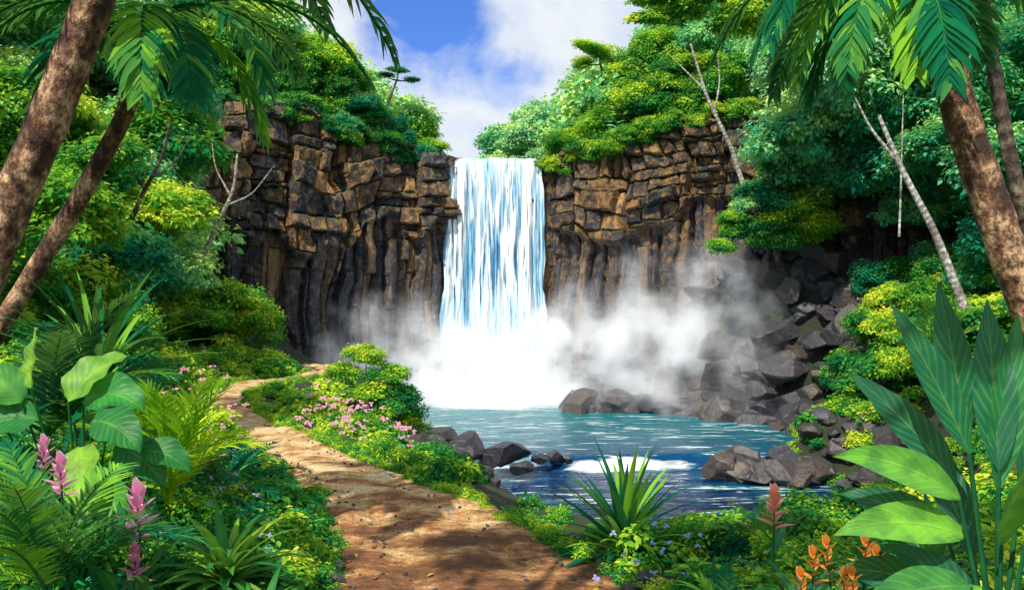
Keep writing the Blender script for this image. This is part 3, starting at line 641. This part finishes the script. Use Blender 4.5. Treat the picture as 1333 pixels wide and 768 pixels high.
# unseen tree added behind the camera to dapple the path with shade
r=np.random.default_rng(4); cr=[(r.uniform(-3.6,.6),r.uniform(-2.0,3.2),7.4+r.uniform(-.4,1.4),r.uniform(.3,.7)) for _ in range(20)]
tree('added_shade_tree',(-4.6,-1.5,.2),[(-4.6,-1.5,.1),(-4.7,-1.5,3),(-4.2,-1.5,6),(-3.4,-1.2,7.2)],.2,cr,[F_DARK,F_MID],sz=.6)
# ---------------------------------------------------------------- path-side ground cover
gc=empty('ground_cover',(0,10,0))
def nearpath(x,y,mg): 
    c,w=path(y); return abs(x-float(c))<float(w)+mg
for i in range(1800):
    y=rng.uniform(4.0,26) if i<1300 else rng.uniform(4.0,11); x=rng.uniform(-10,10.5) if y>9 else rng.uniform(-5,5.5)
    s=rng.uniform(.16,.42)*(1+.03*max(0,y-8)); 
    if abs(x)>y*.66+1: continue
    if y>8 and pool_sd(x,y)<.1: continue
    h=float(H(x,y))
    if not bank_ok(x,y,h+s*1.0): s=rng.uniform(.12,.2)
    if not bank_ok(x,y,h+s*.8): continue
    if nearpath(x,y,s*1.0): continue
    c=float(path(y)[0]); left=x<c
    mats=[F_DARK,F_MID,F_TEAL,F_BRI,F_MID] if left and y<13 else ([F_MID,F_DARK,F_BRI,F_BRI] if y<7.5 else [F_MID,F_BRI,F_BRI,F_MID])
    put(BUSH if rng.random()<.55 else SHRUB,(x,y,h-.03),s,mats[rng.integers(0,len(mats))],gc,'clump')
for i in range(480):
    y=rng.uniform(5.0,25); c,w=path(y); sgn=rng.choice([-1,1]); s=rng.uniform(.06,.17)*(1+.02*y); x=float(c+sgn*(w+s*.55+rng.uniform(-.1,.1)))
    put(BUSH,(x,y,float(H(x,y))-.02),s,([F_DARK,F_MID] if sgn<0 and y<12 else [F_BRI,F_MID])[rng.integers(0,2)],gc,'clump')
def bush(name,loc,s,mat,lib=BUSH,n=4,sz=1.0):
    e=empty(name,loc)
    for i in range(n):
        a=rng.uniform(0,6.28); rr=s*.6*(i>0); put(lib,(loc[0]+rr*math.cos(a),loc[1]+rr*math.sin(a),loc[2]),s*(1 if i==0 else .7),mat[rng.integers(0,len(mat))],e,'clump',sz)
    return e
bush('round_bush',(-.85,10.4,-.35),.5,[F_MID,F_BRI])
bush('round_bush',(-.25,9.4,-.3),.38,[F_BRI,F_MID])
bush('round_bush',(.25,8.6,-.25),.36,[F_BRI,F_MID,F_MID])
bush('round_bush',(-1.5,12,-.4),.5,[F_BRI,F_MID])
bush('flowering_bush',(-2.2,13.6,-.25),.55,[F_BRI,F_MID])
bush('flowering_bush',(-3.0,14.6,-.15),.5,[F_BRI,F_MID])
bush('flowering_bush',(-3.6,16.2,-.1),.55,[F_BRI,F_BRI])
bush('round_bush',(-1.7,15.6,-.9),.65,[F_MID,F_DARK])
bush('round_bush',(2.0,7.6,-.25),.34,[F_BRI,F_MID]);bush('round_bush',(2.7,7.2,-.15),.4,[F_BRI,F_MID])
bush('round_bush',(3.6,7.6,-.1),.5,[F_BRI,F_MID]); bush('round_bush',(2.3,6.7,-.1),.4,[F_BRI,F_MID]); bush('round_bush',(2.2,6.0,0),.42,[F_MID,F_MID]); bush('round_bush',(1.4,5.9,-.1),.36,[F_BRI,F_MID]); bush('round_bush',(3.2,6.2,.1),.55,[F_BRI,F_MID])
bush('round_bush',(-2.5,7.6,.05),.5,[F_DARK,F_TEAL]); bush('round_bush',(-2.0,6.3,.05),.40,[F_MID,F_TEAL]); bush('round_bush',(-3.3,9.0,.2),.6,[F_TEAL,F_MID]); bush('round_bush',(-4.2,11,.3),.6,[F_BRI,F_MID])
def blossoms(name,pts,mat,size):
    mb=MB(); k=len(pts); pts=np.array(pts)
    for p in range(5):
        a=p*2*math.pi/5+rng.uniform(0,6,k); n=np.stack([rng.normal(0,.3,k),-.6+rng.normal(0,.3,k),.8+0*a],-1)
        tg=np.stack([np.cos(a),np.sin(a),.2+0*a],-1); mb.inst(LV2,LF2,LU2,frames(n,tg,size*rng.uniform(.7,1.2,k)),pts,np.ones(k))
    mb.obj(name,mat)
def around(c,s,k): 
    d=nrm(rng.normal(size=(k,3))); d[:,2]=np.abs(d[:,2]); d[:,1]=-np.abs(d[:,1]); return np.array(c)+d*np.array([s,s,s*.95])*rng.uniform(.85,1.1,(k,1))
pk=np.concatenate([around((-2.2,13.5,-.15),.68,46),around((-3.0,14.4,-.1),.6,40),around((-3.5,16,0),.6,24)])
blossoms('pink_blossoms',pk,FL_PINK,.058)
blossoms('lilac_blossoms',np.concatenate([around((-2.0,13.2,-.3),.6,20),around((-2.5,7.6,.1),.55,26),around((1.1,6.6,-.0),.5,16),around((-3.3,9.0,.25),.62,20),around((-1.95,6.3,.1),.5,14)]),FL_LILAC,.032)
blossoms('pink_blossoms',np.concatenate([around((-4.7,12.2,.4),.9,30),around((-4.2,11,.4),.8,30),around((-3.4,9.2,.35),.65,16),around((-5.6,15,.4),.9,16)]),FL_PINK,.05)
# ---------------------------------------------------------------- foreground plants
def stalked(name,base,leaves,mat):
    e=empty(name,base); B=np.array(base,float); mb=MB(); st=MB()
    for (x,y,z,az,el,L,W,dr,ti) in leaves:
        p=np.array([x,y,z])-B; a=math.radians(az); tube(st,[np.zeros(3)+rng.normal(0,.03,3),p*.55+np.array([0,0,.05]),p],[.014,.011,.007],6,.06,0)
        blade(mb,p,dirv(a,math.radians(el)),L,W,dr,.28,ti,'ovate',14,4,wave=.06,seed=rng.uniform(0,6),up=nrm([rng.normal(-.15,.3),-.75,.65]))
    mb.obj('leaves',mat,parent=e); st.obj('stems',mat,parent=e)
tl=[]
for (px_,pz_,az,el,L,W,dr,ti) in [(-2.95,1.55,170,50,.42,.24,1.2,.7),(-2.85,1.65,110,70,.40,.22,.7,1.0),(-2.68,1.55,40,60,.46,.26,1.2,.9),(-2.62,1.55,-10,30,.45,.27,1.5,.6),(-2.85,1.45,190,10,.46,.26,.9,.4),(-2.5,1.45,-20,5,.42,.25,1.2,.35),(-2.95,1.25,200,-15,.44,.26,.7,.7),(-2.62,1.28,-60,-30,.48,.28,.6,1.0),(-2.4,1.3,-10,-20,.42,.24,.8,.3),(-2.75,1.15,220,-35,.42,.24,.6,.35),(-2.45,1.1,-40,-40,.42,.24,.5,.7),(-2.25,1.25,-5,10,.36,.2,1.3,.35),(-3.1,1.1,190,-20,.4,.24,.8,.2),(-2.3,1.0,-20,-30,.36,.2,.6,.25),(-2.8,1.0,-100,-50,.42,.25,.3,.3),(-2.55,.95,-80,-45,.42,.25,.3,.6),(-3.0,1.4,130,30,.4,.24,1.0,.15),(-2.7,1.4,80,20,.4,.24,1.0,.1),(-2.45,1.35,60,15,.4,.24,1.0,.15)]:
    tl.append((px_,5.15+rng.uniform(-.15,.15),pz_,az,el,L,W,dr,ti))
stalked('taro_plant',(-2.68,5.35,.35),tl,F_BROADL)
def rosette(name,base,n,L,W,el,dr,mat,kind='lance',tint=(.3,.8),fold=.25,nu=3,az0=None,wave=.0,nv=12,up=(0,0,1)):
    e=empty(name,base); mb=MB()
    for i in range(n):
        az=(i*2.399+rng.uniform(-.2,.2)) if az0 is None else math.radians(rng.uniform(*az0)); f=i/max(1,n-1)
        blade(mb,rng.normal(0,.02,3)*np.array([1,1,.3])+np.array([0,0,.003*i]),dirv(az,math.radians(el[0]+(el[1]-el[0])*f+rng.uniform(-6,6))),L*rng.uniform(.75,1.1),W*rng.uniform(.85,1.1),dr*rng.uniform(.8,1.2),fold,rng.uniform(*tint),kind,nv,nu,wave=wave,seed=rng.uniform(0,6),up=up)
    mb.obj('leaves',mat,parent=e); return e
e=empty('bird_of_paradise_plant',(2.45,4.3,.2)); mb=MB(); st=MB(); B=np.array([2.45,4.3,.2])
for (x,z,az,el,L,W,dr,ti) in [(2.30,1.40,165,68,.85,.18,.35,.25),(2.42,1.45,120,80,.85,.19,.25,.2),(2.5,1.2,40,75,.95,.20,.3,.5),(2.3,1.15,178,38,.70,.20,.8,.8),(2.35,.95,182,22,.72,.22,.8,1.0),(2.28,.75,185,5,.62,.22,.6,.6),(2.4,.72,220,-20,.55,.24,.6,1.0),(2.45,.95,-100,60,.7,.24,.4,.85),(2.55,1.05,-10,50,.7,.24,.9,.5),(2.2,.5,190,-5,.5,.18,.5,.7),(2.35,.5,220,-25,.45,.2,.4,.4),(2.55,.6,-60,40,.6,.24,.9,.6),(2.5,1.3,70,72,.95,.22,.4,.2),(2.62,.8,-70,65,.75,.26,.5,1.0),(2.35,1.2,150,55,.8,.2,.5,.1),(2.4,.55,150,50,.6,.2,.8,.1),(2.5,.35,-120,30,.5,.22,.8,.6),(2.3,.9,160,40,.6,.2,.8,.1),(2.3,.6,170,30,.6,.2,.8,.15),(2.6,1.2,10,60,.9,.22,.6,.2),(2.2,.35,175,25,.5,.2,.8,.1),(2.45,.8,100,60,.8,.24,.4,.05)]:
    p=np.array([x,4.3+rng.uniform(-.15,.12)+(.15 if ti<.25 else 0),z])-B; tube(st,[rng.normal(0,.03,3),p*.5,p],[.018,.014,.009],6,.06,0)
    blade(mb,p,dirv(math.radians(az),math.radians(el)),L,W,dr,.3,ti,'lance',16,4,wave=.03,seed=rng.uniform(0,6),up=nrm([rng.normal(-.25,.25),-.8,.55]))
mb.obj('leaves',F_BROAD,parent=e); st.obj('stems',F_BROAD,parent=e)
rosette('spiky_plant',(.97,7.3,-.12),80,.92,.075,(0,78),.75,F_PALM,'strap',(.1,1.1),.35,1)
rosette('spiky_plant',(-3.35,6.9,1.3),70,1.15,.07,(5,70),1.0,F_PALM,'strap',(.1,.9),.35,1)
rosette('strap_leaf_plant',(-1.85,5.5,.28),50,.55,.085,(5,70),1.1,F_BROADL,'strap',(.1,1.0),.3,2)
rosette('strap_leaf_plant',(-2.15,4.6,.35),30,.46,.07,(5,70),1.2,F_PALM,'strap',(.2,.9),.3,2)
rosette('strap_leaf_plant',(-1.5,5.0,.12),34,.42,.065,(5,70),1.2,F_BROADL,'strap',(.1,.9),.3,2)
rosette('strap_leaf_plant',(1.75,5.2,.15),34,.42,.06,(5,70),1.1,F_BROAD,'strap',(.0,.7),.3,2)
rosette('strap_leaf_plant',(1.35,5.7,.05),34,.38,.05,(5,70),1.1,F_PALM,'strap',(.2,.9),.3,2)
rosette('strap_leaf_plant',(2.75,5.6,.25),34,.6,.08,(15,70),1.1,F_BROAD,'strap',(.1,.8),.3,2)
def fern(name,base,n,L,LL,el,dr,mat,LW=.022,tint=(.3,.8),azr=None,nl=24,ld=.4,ang=1.05):
    e=empty(name,base); mb=MB(); st=MB()
    for i in range(n):
        az=i*2.399+rng.uniform(-.2,.2) if azr is None else math.radians(azr[0]+(azr[1]-azr[0])*i/max(1,n-1)+rng.uniform(-8,8))
        frond(mb,st,rng.normal(0,.015,3),az,math.radians(rng.uniform(*el)),L*rng.uniform(.8,1.1),dr*rng.uniform(.8,1.2),nl,LL,LW,rng.uniform(*tint),ld,ang,.1,rad=.009)
    mb.obj('fronds',mat,parent=e); st.obj('stems',mat,parent=e); return e
fern('fern',(-2.35,4.3,.72),17,.75,.24,(25,80),1.1,F_PALM,.024,(.4,1.1))
fern('areca_palm',(-2.4,6.0,.75),15,.9,.30,(40,85),1.4,F_FERNY,.03,(.1,.8),nl=22)
fern('fern',(-3.6,6.6,1.1),16,1.2,.34,(20,70),1.2,F_PALM,.032,(.1,.7))
fern('fern',(-2.7,8.0,.3),12,.8,.22,(25,70),1.2,F_PALM,.024,(.1,.8),nl=18)
fern('fern',(2.15,6.9,.05),10,.55,.15,(35,75),1.0,F_BROADL,.02,(.3,.9),nl=16)
fern('fern',(1.35,5.3,.05),12,.45,.13,(25,75),1.0,F_PALM,.018,(.4,1.0),nl=16)
fern('fern',(9.6,19.6,.6),12,1.7,.45,(30,75),1.1,F_BROADL,.06,(.4,1),nl=20)
def ginger(name,base,h,mat,s=1.0,n=16):
    e=empty(name,base); st=MB(); fl=MB(); lv=MB(); lean=rng.normal(0,.04,2)
    tube(st,[(0,0,0),(lean[0]*.5,lean[1]*.5,h*.5),(lean[0],lean[1],h)],[.008,.007,.005],6,.05,0)
    for i in range(n):
        f=i/n; z=h*.98-.02+ .2*s*f; az=i*2.399
        blade(fl,(lean[0],lean[1],z-.1*s),dirv(az,math.radians(15+60*f)),.12*s*(1-.4*f),.046*s,.1,.4,.5,'lance',5,1)
    for i in range(5): blade(lv,(0,0,h*.2*i*.8),dirv(i*2.4,.9),.28*s,.06*s,1.0,.25,.5,'lance',8,1)
    st.obj('stem',F_BROAD,parent=e); fl.obj('bracts',mat,parent=e); lv.obj('leaves',F_BROAD,parent=e)
ginger('ginger_flower',(-1.88,4.4,.45),.66,FL_PINK,1.25); ginger('ginger_flower',(-1.94,4.35,.4),.45,FL_PINK,.9)
ginger('ginger_flower',(-2.28,4.4,.6),.70,FL_PINK,.95); ginger('ginger_flower',(-2.55,4.6,.7),.66,FL_PINK,.85)
ginger('ginger_flower',(1.83,6.0,0),.72,FL_CORAL,1.3)
for (x,y,z,h) in [(1.66,4.75,.2,.52),(1.80,4.7,.2,.58),(1.94,4.75,.25,.55),(2.02,4.7,.25,.5),(1.74,4.6,.2,.44),(1.89,4.6,.2,.46),(1.58,4.7,.2,.42)]:
    ginger('orange_heliconia',(x,y,z),h,FL_ORANGE,.95,8)
# ---------------------------------------------------------------- palms
def palm(name,pts,r0,r1,crown,fr,bark=BARK,mat=F_PALM):
    B=np.array(pts[0],float); e=empty(name,pts[0]); mb=MB(); P=np.array(pts,float)-B
    tube(mb,P,np.linspace(r0,r1,len(P)),18,.05,.05,2); mb.obj('trunk',bark,parent=e)
    fm=MB(); st=MB(); C=np.array(crown)-B
    for (az,el,L,dr,ti) in fr: frond(fm,st,C,math.radians(az),math.radians(el),L,dr,24,.44,.075,ti,.8,1.0,.05,rad=.02)
    fm.obj('fronds',mat,parent=e); st.obj('frond_stems',mat,parent=e)
palm('palm_tree',[(-5.3,7,.4),(-4.25,7,1.85),(-3.6,7,2.9),(-3.15,7,3.7),(-2.98,7,4.4)],.085,.065,(-2.98,7,4.45),
 [(0,25,2.1,2.0,.3),(-25,20,1.6,2.6,.4),(-70,10,1.5,2.8,.6),(-110,5,1.5,2.8,.3),(-150,20,1.6,2.4,.2),(180,30,1.8,2.0,.2),(140,30,1.8,2.0,.2),(60,35,1.9,1.8,.1),(15,50,2.2,1.7,.3),(100,40,1.7,2.0,.2),(-10,-5,1.5,2.4,.7),(-50,0,1.4,2.2,.3),(170,0,1.5,2.4,.2)])
palm('palm_tree',[(-4.9,6,.7),(-3.95,6,1.7),(-3.55,6,2.75),(-3.15,6,3.7),(-2.85,6,4.5),(-2.65,6,5.2)],.15,.12,(-2.65,6,5.15),
 [(0,12,2.35,1.5,.3),(-50,10,2.0,2.2,.2),(-100,10,1.8,2.2,.2),(180,10,2.0,2.2,.2),(130,20,2.0,2,.2),(60,20,2.2,1.7,.2),(-150,5,2.0,2.2,.2),(22,2,2.3,1.7,.2)])
palm('palm_tree',[(4.95,7,.2),(4.5,7,1.5),(4.05,7,2.6),(3.7,7,3.6),(3.42,7,4.6),(3.3,7,5.0)],.165,.125,(3.25,7,4.95),
 [(180,15,1.7,2.6,.3),(195,-5,1.6,2.6,.7),(165,20,2.0,2.4,.3),(220,-10,1.5,2.4,.5),(262,-25,1.6,2.0,.3),(250,-35,1.3,1.8,.8),(310,0,1.5,2.4,.3),(0,10,1.7,2.2,.4),(40,20,1.8,2,.2),(90,15,1.8,2.3,.2),(130,10,1.7,2.5,.2),(205,15,1.9,2.5,.3),(185,-25,1.5,2.2,.2)])
palm('palm_tree',[(5.7,8.5,.4),(5.25,8.5,2.4),(4.95,8.5,3.6),(4.7,8.5,5.0),(4.6,8.5,6.0)],.08,.06,(4.6,8.5,6.0),
 [(180,10,1.7,2.2,.4),(240,0,1.6,2.4,.3),(300,5,1.6,2.4,.4),(0,10,1.7,2.2,.3),(60,20,1.8,2,.4),(120,15,1.8,2.2,.3)],BARKD)
e=empty('overhanging_branch',(3.6,12.5,6.9)); mb=MB(); tube(mb,[(1.6,0,.3),(.5,0,.2),(-.7,0,-.05),(-1.7,0,-.25)],[.05,.04,.025,.01],6,.1,.05); mb.obj('branch',BARKD,parent=e)
for (x,y,z,s) in [(2.1,12.5,6.5,.4),(2.6,12.5,6.35,.45),(3.0,12.5,6.6,.5),(3.4,12.5,6.2,.5),(3.9,12.5,6.4,.6),(4.5,12.5,6.8,.6),(2.0,12.5,6.2,.3)]: put(SHRUB,(x,y,z),s,F_BRI,e,'leaves',.7)
# ---------------------------------------------------------------- world, sun, camera
W=bpy.data.worlds.new('World'); SC.world=W; W.use_nodes=True; t=NT(W.node_tree)
sky=t.n('ShaderNodeTexSky',sky_type='NISHITA'); sky.sun_disc=False; EL=math.radians(50); AZ=math.radians(208); sky.sun_elevation=EL; sky.sun_rotation=AZ; sky.air_density=1.0; sky.dust_density=.6; sky.ozone_density=2.5
g=t.n('ShaderNodeTexCoord').outputs['Generated']
n1=noise(t,t.n('ShaderNodeMapping',{0:g,'Scale':(1,1,1.3)}).outputs[0],7.0,6,.58,.3)
dl=t.n('ShaderNodeVectorMath',{0:g,1:(-.06,.945,.315)},operation='DISTANCE').outputs['Value']
f=t.m('ADD',t.m('MULTIPLY',dl,5.6),t.m('MULTIPLY',t.m('SUBTRACT',n1,.5),1.7))
cf=t.ramp(f,[(.18,g3(.02)),(.55,g3(.85)),(.75,g3(1)),(1,g3(.8))])
col=t.mix(cf,t.mix(1.0,sky.outputs[0],(.45,.8,1.5),'MULTIPLY'),(7.2,7.6,8.0))
t.n('ShaderNodeOutputWorld',{0:t.n('ShaderNodeBackground',{0:col,1:.12}).outputs[0]})
L=bpy.data.lights.new('sun','SUN'); L.energy=5.0; L.angle=math.radians(.5); L.color=(1,.92,.76); o=link('sun',L)
sd_=Vector((math.sin(AZ)*math.cos(EL),math.cos(AZ)*math.cos(EL),math.sin(EL))); o.rotation_euler=sd_.to_track_quat('Z','Y').to_euler(); o.location=(-10,-10,20)
cam=bpy.data.cameras.new('camera'); cam.lens=30; cam.sensor_width=36; cam.clip_end=2000; co=link('camera',cam); co.location=(0,0,2.2); co.rotation_euler=(math.radians(90),0,0); SC.camera=co
SC.view_settings.view_transform='Standard'; SC.view_settings.look='None'; SC.view_settings.exposure=0
